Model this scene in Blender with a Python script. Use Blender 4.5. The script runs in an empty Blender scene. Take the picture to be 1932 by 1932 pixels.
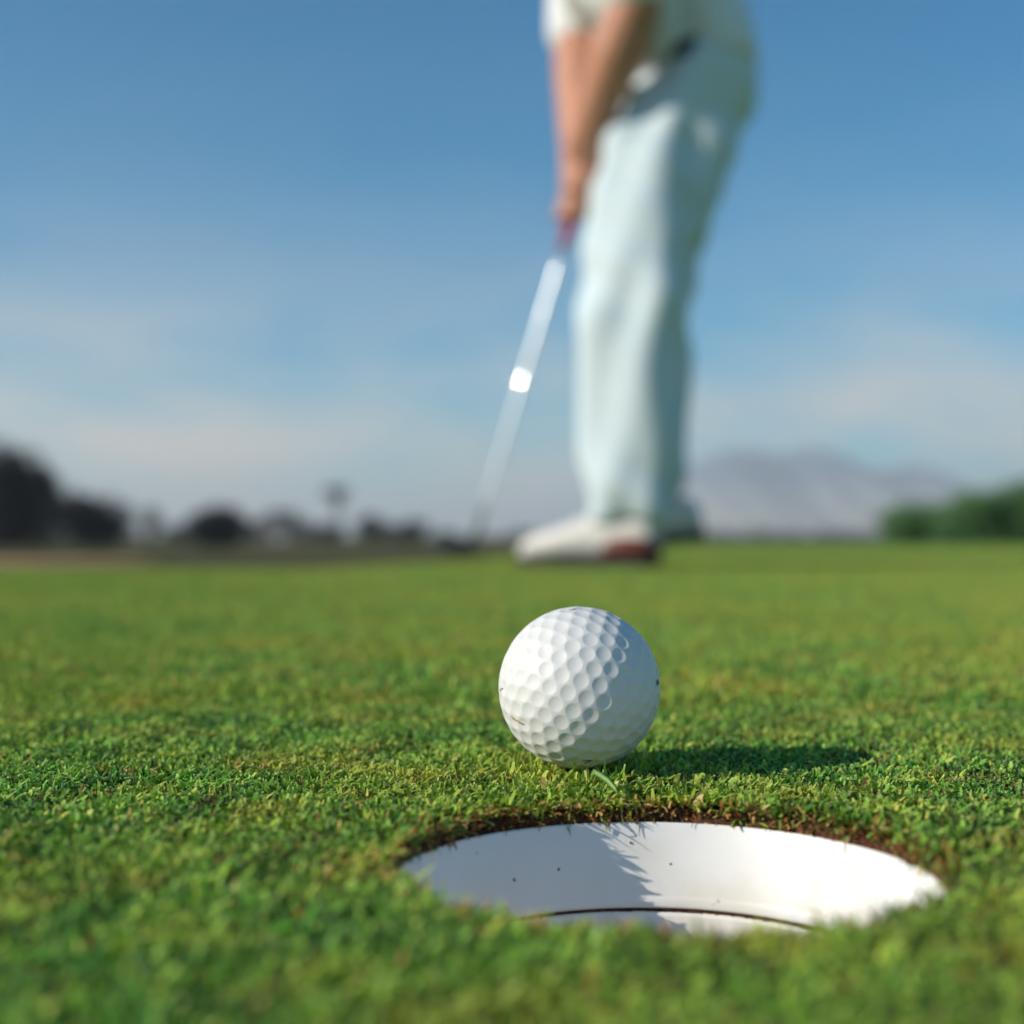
import bpy, bmesh, math, random
import numpy as np
from mathutils import Vector, Matrix

R = math.radians
rng = np.random.default_rng(7)
random.seed(7)
scene = bpy.context.scene
C = scene.collection

# ------------------------------------------------------------------ camera
CAM_H = 0.0645            # lens 6 cm above the cut grass
FPX = 2620.0              # focal length in units of a 1932 px wide picture
TILT = math.atan(44 / FPX)
cam_d = bpy.data.cameras.new("camera")
cam = bpy.data.objects.new("camera", cam_d)
C.objects.link(cam)
cam.location = (0, 0, CAM_H)
cam.rotation_euler = (R(90) + TILT, 0, 0)
cam_d.sensor_fit = 'HORIZONTAL'
cam_d.sensor_width = 24.0
cam_d.lens = 24.0 * FPX / 1932.0
cam_d.clip_start = 0.005
cam_d.clip_end = 60000
cam_d.dof.use_dof = True
cam_d.dof.focus_distance = 0.349
cam_d.dof.aperture_fstop = 4.7
cam_d.dof.aperture_blades = 9
scene.camera = cam

# ------------------------------------------------------------------ sky, sun, exposure
SUN_AZ = R(18)            # sun stands to the left, this much towards the camera's side
SUN_EL = R(27.5)
SUN = Vector((-math.cos(SUN_EL) * math.cos(SUN_AZ), -math.cos(SUN_EL) * math.sin(SUN_AZ), math.sin(SUN_EL)))

world = bpy.data.worlds.new("World")
scene.world = world
world.use_nodes = True
wn, wl = world.node_tree.nodes, world.node_tree.links
wn.clear()
w_out = wn.new('ShaderNodeOutputWorld')
w_bg = wn.new('ShaderNodeBackground')
w_bg.inputs['Strength'].default_value = 0.13
sky = wn.new('ShaderNodeTexSky')
sky.sky_type = 'NISHITA'
sky.sun_disc = False
sky.sun_elevation = SUN_EL
sky.sun_rotation = math.atan2(SUN.x, SUN.y)
sky.altitude = 900
sky.air_density = 1.0
sky.dust_density = 0.1
sky.ozone_density = 2.0
# thin soft clouds low over the horizon, all the way round
tc = wn.new('ShaderNodeTexCoord')
sep = wn.new('ShaderNodeSeparateXYZ')
wl.new(tc.outputs['Generated'], sep.inputs[0])
mp = wn.new('ShaderNodeMapping')
mp.inputs['Scale'].default_value = (3.0, 3.0, 9.5)
mp.inputs['Location'].default_value = (1.7, 0.4, 0.3)
wl.new(tc.outputs['Generated'], mp.inputs[0])
nz = wn.new('ShaderNodeTexNoise')
nz.inputs['Scale'].default_value = 1.3
nz.inputs['Detail'].default_value = 5
nz.inputs['Roughness'].default_value = 0.5
wl.new(mp.outputs[0], nz.inputs['Vector'])
band = wn.new('ShaderNodeValToRGB')                # amount of cloud against height over the horizon
cr = band.color_ramp
cr.elements[0].position = 0.0
cr.elements[0].color = (1, 1, 1, 1)
cr.elements[1].position = 0.34
cr.elements[1].color = (0, 0, 0, 1)
for pos_, val_ in ((0.06, .95), (0.11, .66), (0.17, .22), (0.24, .06)):
    e = cr.elements.new(pos_); e.color = (val_, val_, val_, 1)
wl.new(sep.outputs['Z'], band.inputs[0])
nr = wn.new('ShaderNodeMapRange')
nr.inputs['From Min'].default_value = 0.37
nr.inputs['From Max'].default_value = 0.61
nr.inputs['To Min'].default_value = 0.16
wl.new(nz.outputs['Fac'], nr.inputs['Value'])
mul = wn.new('ShaderNodeMath'); mul.operation = 'MULTIPLY'
wl.new(band.outputs[0], mul.inputs[0]); wl.new(nr.outputs[0], mul.inputs[1])
sc1 = wn.new('ShaderNodeMath'); sc1.operation = 'MULTIPLY'; sc1.inputs[1].default_value = 1.0
wl.new(mul.outputs[0], sc1.inputs[0])
mixc = wn.new('ShaderNodeMix'); mixc.data_type = 'RGBA'
mixc.inputs['B'].default_value = (4.85, 4.4, 3.95, 1)
wl.new(sc1.outputs[0], mixc.inputs['Factor'])
tint = wn.new('ShaderNodeMix'); tint.data_type = 'RGBA'; tint.blend_type = 'MULTIPLY'   # clear, polarised-looking blue
tint.inputs['Factor'].default_value = 1.0
tint.inputs['B'].default_value = (0.07, 0.555, 0.71, 1)
wl.new(sky.outputs[0], tint.inputs['A'])
wl.new(tint.outputs['Result'], mixc.inputs['A'])
wl.new(mixc.outputs['Result'], w_bg.inputs['Color'])
wl.new(w_bg.outputs[0], w_out.inputs['Surface'])

sun_d = bpy.data.lights.new("sun", 'SUN')
sun_d.energy = 4.0
sun_d.angle = R(0.53)
sun_d.color = (1.0, 0.91, 0.77)
sun = bpy.data.objects.new("sun", sun_d)
C.objects.link(sun)
sun.rotation_euler = SUN.to_track_quat('Z', 'Y').to_euler()
sun.location = (-3, -1, 4)

scene.view_settings.view_transform = 'Standard'
scene.view_settings.look = 'None'
scene.view_settings.exposure = 0.3
scene.view_settings.gamma = 1.0
scene.view_settings.use_curve_mapping = False
cy = scene.cycles
cy.use_denoising = True
cy.max_bounces = 8
cy.diffuse_bounces = 6
cy.glossy_bounces = 3
cy.transmission_bounces = 3
cy.volume_bounces = 2
cy.transparent_max_bounces = 6
cy.caustics_reflective = False
cy.caustics_refractive = False

# ------------------------------------------------------------------ helpers
_f = np.array((0, math.cos(TILT), math.sin(TILT)))
_u = np.array((0, -math.sin(TILT), math.cos(TILT)))
def P(px, py, d):
    """direction of a photo pixel (1932 px wide picture), taken at the depth d where the thing stands"""
    v = _f * FPX + np.array((px - 966.0, 0, 0)) + _u * (966.0 - py)
    v = v * (d / v[1])
    return Vector((float(v[0]), float(v[1]), float(v[2] + CAM_H)))

def tag(o, label=None, cat=None, group=None, kind=None):
    if label: o['label'] = label
    if cat: o['category'] = cat
    if group: o['group'] = group
    if kind: o['kind'] = kind
    return o

def obj(name, me, mat=None, parent=None):
    o = bpy.data.objects.new(name, me)
    C.objects.link(o)
    if mat is not None and me is not None:
        me.materials.clear(); me.materials.append(mat)
    if parent is not None:
        o.parent = parent
        o.matrix_parent_inverse = Matrix.Translation(-parent.location) if parent.type == 'EMPTY' else Matrix.Identity(4)
    return o

def empty(name, loc=(0, 0, 0)):
    o = bpy.data.objects.new(name, None)
    C.objects.link(o); o.location = loc
    o.empty_display_size = 0.05
    return o

def mesh(name, verts, faces, smooth=True):
    me = bpy.data.meshes.new(name)
    me.from_pydata([tuple(v) for v in verts], [], [tuple(f) for f in faces])
    if smooth: me.polygons.foreach_set('use_smooth', [True] * len(me.polygons))
    me.update()
    return me

def quads_np(name, V, Q, smooth=True):
    """V (n,3), Q (m,4) numpy -> mesh, quickly"""
    me = bpy.data.meshes.new(name)
    me.vertices.add(len(V)); me.vertices.foreach_set('co', np.ascontiguousarray(V, dtype=np.float32).ravel())
    m = len(Q)
    me.loops.add(m * 4); me.loops.foreach_set('vertex_index', np.ascontiguousarray(Q, dtype=np.int32).ravel())
    me.polygons.add(m)
    me.polygons.foreach_set('loop_start', np.arange(0, m * 4, 4, dtype=np.int32))
    if smooth: me.polygons.foreach_set('use_smooth', np.ones(m, dtype=bool))
    me.update(calc_edges=True)
    return me

def loft(rings, closed=True):
    """rings: list of (k,3) arrays with the same k -> verts, faces (ends capped)"""
    k = len(rings[0]); V = []; F = []
    for r in rings: V += [tuple(p) for p in r]
    for i in range(len(rings) - 1):
        for j in range(k):
            a, b = i * k + j, i * k + (j + 1) % k
            F.append((a, b, b + k, a + k))
    if closed:
        F.append(tuple(range(k - 1, -1, -1)))
        F.append(tuple((len(rings) - 1) * k + j for j in range(k)))
    return V, F

def ring(c, u, v, ru, rv, k=20, ex=2.0):
    c, u, v = np.array(c, float), np.array(u, float), np.array(v, float)
    t = np.linspace(0, 2 * math.pi, k, endpoint=False)
    cs, sn = np.cos(t), np.sin(t)
    cs = np.sign(cs) * np.abs(cs) ** (2 / ex); sn = np.sign(sn) * np.abs(sn) ** (2 / ex)
    return c + np.outer(cs * ru, u) + np.outer(sn * rv, v)

def frame(d):
    d = Vector(d).normalized()
    a = Vector((0, 0, 1)) if abs(d.z) < 0.9 else Vector((0, 1, 0))
    u = d.cross(a).normalized(); v = d.cross(u).normalized()
    return d, u, v

class MB:
    def __init__(s): s.V = []; s.F = []
    def add(s, VF):
        n = len(s.V); s.V += list(VF[0]); s.F += [tuple(i + n for i in f) for f in VF[1]]
        return s
    def tube(s, pts, rad, k=12):
        pts = [Vector(p) for p in pts]; rings = []
        for i, p in enumerate(pts):
            d = pts[min(i + 1, len(pts) - 1)] - pts[max(i - 1, 0)]
            _, u, v = frame(d); rr = rad[i] if hasattr(rad, '__len__') else rad
            rings.append(ring(p, u, v, rr, rr, k))
        return s.add(loft(rings))
    def capsule(s, a, b, ra, rb, k=14):
        a, b = Vector(a), Vector(b); d, u, v = frame(b - a); rings = []
        for t in (-80, -50, -22, 0):
            rings.append(ring(a + d * ra * math.sin(R(t)), u, v, ra * math.cos(R(t)), ra * math.cos(R(t)), k))
        for t in (0, 22, 50, 80):
            rings.append(ring(b + d * rb * math.sin(R(t)), u, v, rb * math.cos(R(t)), rb * math.cos(R(t)), k))
        return s.add(loft(rings))
    def chain(s, pts, rad):
        for i in range(len(pts) - 1): s.capsule(pts[i], pts[i + 1], rad[i], rad[i + 1])
        return s
    def ball(s, c, rx, ry, rz, rot=None, k=16):
        rings = []
        for t in range(-80, 81, 16):
            q = ring((0, 0, math.sin(R(t)) * rz), (1, 0, 0), (0, 1, 0), rx * math.cos(R(t)), ry * math.cos(R(t)), k)
            if rot is not None: q = q @ np.array(rot.to_3x3()).T
            rings.append(q + np.array(c))
        return s.add(loft(rings))
    def box(s, c, dx, dy, dz, rot=None):
        V = []
        for z in (-1, 1):
            for x, y in ((-1, -1), (1, -1), (1, 1), (-1, 1)):
                q = Vector((x * dx / 2, y * dy / 2, z * dz / 2))
                if rot is not None: q = rot @ q
                V.append(tuple(q + Vector(c)))
        return s.add((V, [(3, 2, 1, 0), (4, 5, 6, 7), (0, 1, 5, 4), (1, 2, 6, 5), (2, 3, 7, 6), (3, 0, 4, 7)]))
    def build(s, name, mat, parent=None, smooth=True, voxel=None, sm=0):
        me = mesh(name, s.V, s.F, smooth)
        if voxel:
            t = bpy.data.objects.new('tmp', me); C.objects.link(t)
            m = t.modifiers.new('r', 'REMESH'); m.mode = 'VOXEL'; m.voxel_size = voxel; m.use_smooth_shade = True
            if sm:
                m = t.modifiers.new('s', 'SMOOTH'); m.factor = 0.5; m.iterations = sm
            dg = bpy.context.evaluated_depsgraph_get()
            me2 = bpy.data.meshes.new_from_object(t.evaluated_get(dg))
            bpy.data.objects.remove(t); bpy.data.meshes.remove(me)
            me2.name = name; me = me2
            me.polygons.foreach_set('use_smooth', [True] * len(me.polygons))
        return obj(name, me, mat, parent)

# ------------------------------------------------------------------ materials
def material(name):
    m = bpy.data.materials.new(name); m.use_nodes = True
    nt = m.node_tree
    return m, nt, nt.nodes, nt.links, nt.nodes['Principled BSDF']

def noise(n, l, scale, detail=4, vec=None, rough=0.55):
    t = n.new('ShaderNodeTexNoise'); t.inputs['Scale'].default_value = scale
    t.inputs['Detail'].default_value = detail; t.inputs['Roughness'].default_value = rough
    if vec is not None: l.new(vec, t.inputs['Vector'])
    return t

def ramp(n, l, src, stops):
    r = n.new('ShaderNodeValToRGB'); c = r.color_ramp
    c.elements[0].position, c.elements[0].color = stops[0][0], (*stops[0][1], 1)
    c.elements[1].position, c.elements[1].color = stops[-1][0], (*stops[-1][1], 1)
    for p, col in stops[1:-1]:
        x = c.elements.new(p); x.color = (*col, 1)
    l.new(src, r.inputs[0])
    return r

def mixrgb(n, l, fac, a, b, mode='MIX'):
    x = n.new('ShaderNodeMix'); x.data_type = 'RGBA'; x.blend_type = mode
    for k, v in (('Factor', fac), ('A', a), ('B', b)):
        if isinstance(v, bpy.types.NodeSocket): l.new(v, x.inputs[k])
        elif k == 'Factor': x.inputs[k].default_value = v
        else: x.inputs[k].default_value = (*v, 1)
    return x.outputs['Result']

def simple(name, col, rough=0.6, var=0.12, scale=40, metal=0.0, bump=0.0, spec=0.4):
    m, nt, n, l, b = material(name)
    tcx = n.new('ShaderNodeTexCoord')
    t = noise(n, l, scale, 4, tcx.outputs['Object'])
    dark = tuple(c * (1 - var) for c in col); lite = tuple(min(1, c * (1 + var)) for c in col)
    r = ramp(n, l, t.outputs['Fac'], [(0.3, dark), (0.7, lite)])
    l.new(r.outputs[0], b.inputs['Base Color'])
    b.inputs['Roughness'].default_value = rough; b.inputs['Metallic'].default_value = metal
    b.inputs['Specular IOR Level'].default_value = spec
    if bump:
        bp = n.new('ShaderNodeBump'); bp.inputs['Strength'].default_value = bump
        bp.inputs['Distance'].default_value = 0.003
        l.new(t.outputs['Fac'], bp.inputs['Height']); l.new(bp.outputs[0], b.inputs['Normal'])
    return m

def grass_material():
    m, nt, n, l, b = material('cut_grass')
    at = n.new('ShaderNodeAttribute'); at.attribute_name = 'blade'
    s = n.new('ShaderNodeSeparateColor'); l.new(at.outputs['Color'], s.inputs[0])
    geo = n.new('ShaderNodeNewGeometry')
    green = ramp(n, l, s.outputs['Red'], [(0.0, (.012, .070, .014)), (0.3, (.055, .25, .030)), (0.6, (.18, .48, .050)), (0.85, (.38, .62, .070)), (1.0, (.62, .68, .11))])
    dead = ramp(n, l, s.outputs['Red'], [(0.0, (.16, .050, .022)), (0.35, (.38, .15, .045)), (0.7, (.60, .36, .10)), (1.0, (.68, .54, .24))])
    p1 = noise(n, l, 5.0, 3, geo.outputs['Position'])
    p2 = noise(n, l, 26.0, 3, geo.outputs['Position'])
    r1 = ramp(n, l, p1.outputs['Fac'], [(0.43, (0, 0, 0)), (0.60, (1, 1, 1))])
    r2 = ramp(n, l, p2.outputs['Fac'], [(0.50, (0, 0, 0)), (0.66, (1, 1, 1))])
    k1 = n.new('ShaderNodeMath'); k1.operation = 'MULTIPLY'; k1.inputs[1].default_value = 0.55; l.new(r1.outputs[0], k1.inputs[0])
    k2 = n.new('ShaderNodeMath'); k2.operation = 'MULTIPLY'; k2.inputs[1].default_value = 0.45; l.new(r2.outputs[0], k2.inputs[0])
    g1 = mixrgb(n, l, k1.outputs[0], green.outputs[0], (.40, .46, .035))     # sun-bleached yellower patches
    g2 = mixrgb(n, l, k2.outputs[0], g1, (.52, .40, .04))
    tip = ramp(n, l, s.outputs['Green'], [(0.0, (0, 0, 0)), (0.86, (.05, .05, .05)), (1.0, (.5, .5, .5))])
    g3 = mixrgb(n, l, tip.outputs[0], g2, (.62, .62, .30))                    # pale cut ends
    root = ramp(n, l, s.outputs['Green'], [(0.0, (.55, .55, .55)), (0.3, (0, 0, 0))])
    g4 = mixrgb(n, l, root.outputs[0], g3, (.13, .13, .045))                  # dull olive towards the root
    col = mixrgb(n, l, s.outputs['Blue'], g4, dead.outputs[0])
    l.new(col, b.inputs['Base Color'])
    b.inputs['Roughness'].default_value = 0.5
    b.inputs['Specular IOR Level'].default_value = 0.16
    tr = n.new('ShaderNodeBsdfTranslucent')
    tcol = mixrgb(n, l, 1.0, col, (1.0, 1.15, .55), 'MULTIPLY')
    l.new(tcol, tr.inputs['Color'])
    mx = n.new('ShaderNodeMixShader'); mx.inputs[0].default_value = 0.18
    l.new(b.outputs[0], mx.inputs[1]); l.new(tr.outputs[0], mx.inputs[2])
    l.new(mx.outputs[0], n['Material Output'].inputs['Surface'])
    return m

def ground_material():
    """thatch and soil between the blades; farther out, where blades cannot be told apart, mown turf"""
    m, nt, n, l, b = material('green_turf')
    geo = n.new('ShaderNodeNewGeometry')
    d = n.new('ShaderNodeVectorMath'); d.operation = 'LENGTH'; l.new(geo.outputs['Position'], d.inputs[0])
    far = n.new('ShaderNodeMapRange'); far.interpolation_type = 'SMOOTHSTEP'
    far.inputs['From Min'].default_value = 5.0; far.inputs['From Max'].default_value = 6.2
    l.new(d.outputs['Value'], far.inputs['Value'])
    sx = n.new('ShaderNodeSeparateXYZ'); l.new(geo.outputs['Position'], sx.inputs[0])
    ab = n.new('ShaderNodeMath'); ab.operation = 'ABSOLUTE'; l.new(sx.outputs['X'], ab.inputs[0])
    ed = n.new('ShaderNodeMath'); ed.operation = 'MULTIPLY_ADD'; ed.inputs[1].default_value = -.60; l.new(sx.outputs['Y'], ed.inputs[0]); l.new(ab.outputs[0], ed.inputs[2])
    sd = n.new('ShaderNodeMapRange'); sd.inputs['From Min'].default_value = .42; sd.inputs['From Max'].default_value = .56; l.new(ed.outputs[0], sd.inputs['Value'])
    mxm = n.new('ShaderNodeMath'); mxm.operation = 'MAXIMUM'; l.new(far.outputs[0], mxm.inputs[0]); l.new(sd.outputs[0], mxm.inputs[1])
    fine = noise(n, l, 900, 4, geo.outputs['Position'], 0.7)
    soil = ramp(n, l, fine.outputs['Fac'], [(0.3, (.022, .013, .007)), (0.55, (.060, .038, .018)), (0.75, (.15, .10, .045))])
    p1 = noise(n, l, 5.0, 3, geo.outputs['Position'])
    turf = ramp(n, l, p1.outputs['Fac'], [(0.35, (.115, .28, .045)), (0.7, (.20, .31, .045))])
    col = mixrgb(n, l, mxm.outputs[0], soil.outputs[0], turf.outputs[0])
    l.new(col, b.inputs['Base Color'])
    b.inputs['Roughness'].default_value = 0.9; b.inputs['Specular IOR Level'].default_value = 0.1
    bp = n.new('ShaderNodeBump'); bp.inputs['Strength'].default_value = 0.7; bp.inputs['Distance'].default_value = 0.001
    l.new(fine.outputs['Fac'], bp.inputs['Height']); l.new(bp.outputs[0], b.inputs['Normal'])
    return m

def rough_material():
    m, nt, n, l, b = material('rough_grass')
    geo = n.new('ShaderNodeNewGeometry')
    mpn = n.new('ShaderNodeMapping'); mpn.inputs['Scale'].default_value = (.05, .05, .05)
    l.new(geo.outputs['Position'], mpn.inputs[0])
    p1 = noise(n, l, 1.6, 4, mpn.outputs[0])
    c = ramp(n, l, p1.outputs['Fac'], [(0.3, (.030, .055, .022)), (0.5, (.085, .085, .032)), (0.62, (.13, .085, .042)), (0.75, (.085, .12, .036))])
    l.new(c.outputs[0], b.inputs['Base Color'])
    b.inputs['Roughness'].default_value = 0.95; b.inputs['Specular IOR Level'].default_value = 0.05
    return m

def soil_material():
    m, nt, n, l, b = material('dark_soil')
    geo = n.new('ShaderNodeNewGeometry')
    f1 = noise(n, l, 700, 5, geo.outputs['Position'], 0.7)
    c = ramp(n, l, f1.outputs['Fac'], [(0.3, (.035, .014, .009)), (0.5, (.11, .045, .026)), (0.66, (.24, .11, .055)), (0.8, (.42, .26, .13))])
    l.new(c.outputs[0], b.inputs['Base Color'])
    b.inputs['Roughness'].default_value = 0.9; b.inputs['Specular IOR Level'].default_value = 0.15
    bp = n.new('ShaderNodeBump'); bp.inputs['Strength'].default_value = 1.0; bp.inputs['Distance'].default_value = 0.0012
    l.new(f1.outputs['Fac'], bp.inputs['Height']); l.new(bp.outputs[0], b.inputs['Normal'])
    return m

def cup_material():
    m, nt, n, l, b = material('white_plastic_cup')
    geo = n.new('ShaderNodeNewGeometry')
    sp = noise(n, l, 420, 2, geo.outputs['Position'], 0.4)
    st = noise(n, l, 34, 4, geo.outputs['Position'])
    spk = ramp(n, l, sp.outputs['Fac'], [(0.72, (0, 0, 0)), (0.80, (.6, .6, .6))])
    base = ramp(n, l, st.outputs['Fac'], [(0.35, (.83, .82, .80)), (0.56, (.81, .795, .765)), (0.74, (.74, .705, .63))])
    col = mixrgb(n, l, spk.outputs[0], base.outputs[0], (.20, .13, .08))
    l.new(col, b.inputs['Base Color'])
    b.inputs['Roughness'].default_value = 0.38
    return m

M = {}
M['grass'] = grass_material()
M['ground'] = ground_material()
M['rough'] = rough_material()
M['soil'] = soil_material()
M['cup'] = cup_material()
M['ball'] = simple('ball_urethane', (.73, .725, .71), 0.5, 0.012, 300)
M['ink'] = simple('black_ink', (.015, .015, .018), 0.4)
M['straw'] = simple('dry_straw', (.38, .24, .08), 0.7, 0.4, 900)
M['leafblade'] = simple('pale_blade', (.19, .33, .08), 0.45, 0.2, 500)
M['bark'] = simple('bark', (.06, .045, .035), 0.9, 0.3, 3)
M['skin'] = simple('skin', (.56, .255, .165), 0.5, 0.08, 25)
M['shirt'] = simple('white_cotton', (.78, .78, .79), 0.85, 0.03, 60)
M['trousers'] = simple('pale_aqua_cotton', (.62, .715, .76), 0.85, 0.03, 60)
M['belt'] = simple('navy_leather', (.035, .045, .09), 0.5)
M['buckle'] = simple('buckle_metal', (.55, .55, .55), 0.3, 0.02, 50, 1.0)
M['shoe'] = simple('white_leather', (.74, .70, .66), 0.5, 0.05, 60)
M['heel'] = simple('red_brown_leather', (.16, .040, .028), 0.5, 0.1, 60)
M['sole'] = simple('dark_rubber', (.03, .025, .03), 0.7)
M['hair'] = simple('dark_hair', (.03, .02, .014), 0.6, 0.3, 120)
M['steel'] = simple('chromed_steel', (.84, .85, .87), 0.32, 0.02, 90, 1.0)
M['polished'] = simple('polished_steel', (.88, .88, .89), 0.17, 0.01, 90, 1.0)
M['satin'] = simple('satin_steel', (.82, .83, .85), 0.3, 0.01, 90, 1.0)
M['grip'] = simple('magenta_grip_rubber', (.44, .05, .11), 0.6, 0.1, 200)
M['head'] = simple('black_putter_head', (.03, .03, .035), 0.35, 0.05, 100)
M['eye'] = simple('eye_white', (.6, .6, .6), 0.2)
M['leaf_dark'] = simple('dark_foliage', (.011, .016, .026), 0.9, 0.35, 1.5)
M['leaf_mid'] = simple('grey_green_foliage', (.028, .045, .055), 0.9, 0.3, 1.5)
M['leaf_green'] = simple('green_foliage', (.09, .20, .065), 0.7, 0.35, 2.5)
M['sand'] = simple('ochre_sand', (.42, .24, .09), 0.95, 0.15, 0.6)
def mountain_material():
    m, nt, n, l, b = material('mountain_painted_mist')
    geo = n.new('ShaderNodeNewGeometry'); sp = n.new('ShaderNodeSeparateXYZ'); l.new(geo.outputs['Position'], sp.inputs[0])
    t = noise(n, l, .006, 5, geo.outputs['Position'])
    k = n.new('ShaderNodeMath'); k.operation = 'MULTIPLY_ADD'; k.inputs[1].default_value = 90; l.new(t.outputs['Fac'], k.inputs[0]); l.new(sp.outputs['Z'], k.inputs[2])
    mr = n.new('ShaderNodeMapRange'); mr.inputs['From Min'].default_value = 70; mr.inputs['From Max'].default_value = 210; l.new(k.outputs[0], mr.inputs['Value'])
    c = ramp(n, l, mr.outputs[0], [(0.0, (.40, .37, .34)), (1.0, (.11, .17, .24))])      # pale mist painted onto the lower slopes, haze blue above
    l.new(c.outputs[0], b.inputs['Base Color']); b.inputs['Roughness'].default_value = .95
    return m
M['mountain'] = mountain_material()
M['plaster'] = simple('pale_plaster', (.62, .56, .52), 0.9, 0.05, 1)
M['roof'] = simple('grey_roof', (.16, .13, .12), 0.9, 0.1, 2)
M['glass'] = simple('window_glass', (.03, .035, .04), 0.15)
M['door'] = simple('dark_door', (.06, .04, .03), 0.6)

# ------------------------------------------------------------------ the ground: one sheet round the hole
HX, HY, HR = 0.0298, 0.2735, 0.0542
BX, BY, BZ, BR = 0.0178, 0.368, 0.0243, 0.02134

def sstep(a, b, x):
    t = np.clip((x - a) / (b - a), 0, 1); return t * t * (3 - 2 * t)

def terrain(x, y):
    x = np.asarray(x, float); y = np.asarray(y, float)
    u = x / np.maximum(y, 1.0)
    yc = np.exp(np.interp(u, [-0.14, -0.025, 0.10], [math.log(2.35), math.log(3.3), math.log(9.0)]))
    D = np.interp(u, [-0.14, -0.02, 0.12], [0.95, 0.75, 0.26])
    L = np.interp(u, [-0.14, -0.02, 0.12], [8.0, 10.0, 22.0])
    t = np.maximum(y - yc, 0)
    t = t * t / (t + 0.5)
    z = -D * (1 - np.exp(-t / L))
    return z + 0.0025 * np.sin(x * 3.1 + 0.4) * np.sin(y * 2.3) * sstep(0.5, 1.2, y)

def polar_sheet(name, radii, k, mat, inner_jag=0.0):
    a = np.linspace(0, 2 * math.pi, k, endpoint=False)
    V = []
    jag = np.zeros(k)
    if inner_jag:
        for f in (3, 7, 13, 29, 53): jag += rng.normal() * np.sin(f * a + rng.uniform(0, 6)) / math.sqrt(f)
        jag = jag / np.abs(jag).max() * inner_jag + rng.uniform(-.3, .3, k) * inner_jag
    for i, r in enumerate(radii):
        rr = r + jag * max(0, 1 - (r - radii[0]) / 0.008)
        x, y = HX + rr * np.cos(a), HY + rr * np.sin(a)
        z = terrain(x, y)
        V.append(np.stack([x, y, z], 1))
    V = np.concatenate(V)
    Q = []
    n = len(radii)
    j = np.arange(k); j2 = (j + 1) % k
    for i in range(n - 1):
        Q.append(np.stack([i * k + j, (i + 1) * k + j, (i + 1) * k + j2, i * k + j2], 1))
    me = quads_np(name, V, np.concatenate(Q))
    return tag(obj(name, me, mat), kind='structure'), jag

r_in = [HR, HR + .0006, HR + .0018, HR + .004, HR + .007, HR + .012, HR + .02]
r_mid = list(np.geomspace(HR + .03, 22.0, 95))
green, JAG = polar_sheet('putting_green', r_in + r_mid, 384, M['ground'], 0.0017)
rough, _ = polar_sheet('rough_ground', list(np.geomspace(22.0, 30000.0, 60)), 384, M['rough'])

# cut soil between turf and cup, with hanging roots
a = np.linspace(0, 2 * math.pi, 384, endpoint=False)
prof = [(0.0, 0.0), (0.0006, -.0009), (-.0002, -.0020), (0.0002, -.0042), (.0003, -.02), (.0003, -.115)]
V = []
for i, (dr, z) in enumerate(prof):
    rr = HR + JAG + dr + (rng.normal(0, .00035, 384) if 0 < i < 3 else 0)
    if i >= 4: rr = np.full(384, HR + .0014)
    if i == 3: rr = np.full(384, HR + .0002)
    V.append(np.stack([HX + rr * np.cos(a), HY + rr * np.sin(a), np.full(384, z)], 1))
j = np.arange(384); j2 = (j + 1) % 384
Q = [np.stack([i * 384 + j, i * 384 + j2, (i + 1) * 384 + j2, (i + 1) * 384 + j], 1) for i in range(len(prof) - 1)]
soilw = obj('hole_edge_soil', quads_np('hole_edge_soil', np.concatenate(V), np.concatenate(Q)), M['soil'], green)
for i in range(26):
    t = rng.uniform(0.1, math.pi - 0.1) if i < 20 else rng.uniform(0, 6.28)
    p = Vector((HX + (HR + .0004) * math.cos(t), HY + (HR + .0004) * math.sin(t), rng.uniform(-.0026, 0.0002)))
    inw = Vector((-math.cos(t), -math.sin(t), 0)); tg = Vector((-math.sin(t), math.cos(t), 0)) * rng.uniform(-1, 1)
    L = rng.uniform(.0015, .0048)
    pts = [p - inw * .001, p + inw * L * .3 + tg * L * .2, p + inw * L * .55 + tg * L * .5 - Vector((0, 0, L * .35)),
           p + inw * L * .6 + tg * L * .6 - Vector((0, 0, L * rng.uniform(.6, 1.0)))]
    mb = MB().tube(pts, [.00016, .00015, .00012, .00005], 5)
    obj('root', mesh('root', mb.V, mb.F), M['straw'] if i % 3 == 0 else M['soil'], green)

# ------------------------------------------------------------------ cup in the hole
def lathe(prof, k=160, close=False):
    V = []; F = []
    for r, z in prof:
        t = np.linspace(0, 2 * math.pi, k, endpoint=False)
        V.append(np.stack([HX + r * np.cos(t), HY + r * np.sin(t), np.full(k, z)], 1))
    n = len(prof); j = np.arange(k); j2 = (j + 1) % k
    idx = range(n if close else n - 1)
    Q = [np.stack([i * k + j, i * k + j2, ((i + 1) % n) * k + j2, ((i + 1) % n) * k + j], 1) for i in idx]
    return np.concatenate(V), np.concatenate(Q)
LIP = -0.0027
cup = empty('golf_cup', (HX, HY, -0.105))
tag(cup, 'round white plastic cup sunk in the green below the ball', 'golf cup')
sleeve = obj('upper_sleeve', quads_np('upper_sleeve', *lathe([(.0537, LIP - .0004), (.0534, LIP), (.0530, LIP), (.0527, LIP - .0004), (.0526, -.0193), (.0523, -.0200), (.0519, -.0218), (.0521, -.0224),
                                       (.0537, -.0224)], close=True)), M['cup'], cup)
lower = obj('liner', quads_np('liner', *lathe([(.0541, -.0236), (.0522, -.0232), (.0516, -.0236), (.0515, -.0243), (.0512, -.1030), (.0541, -.1030)], close=True)), M['cup'], cup)
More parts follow.
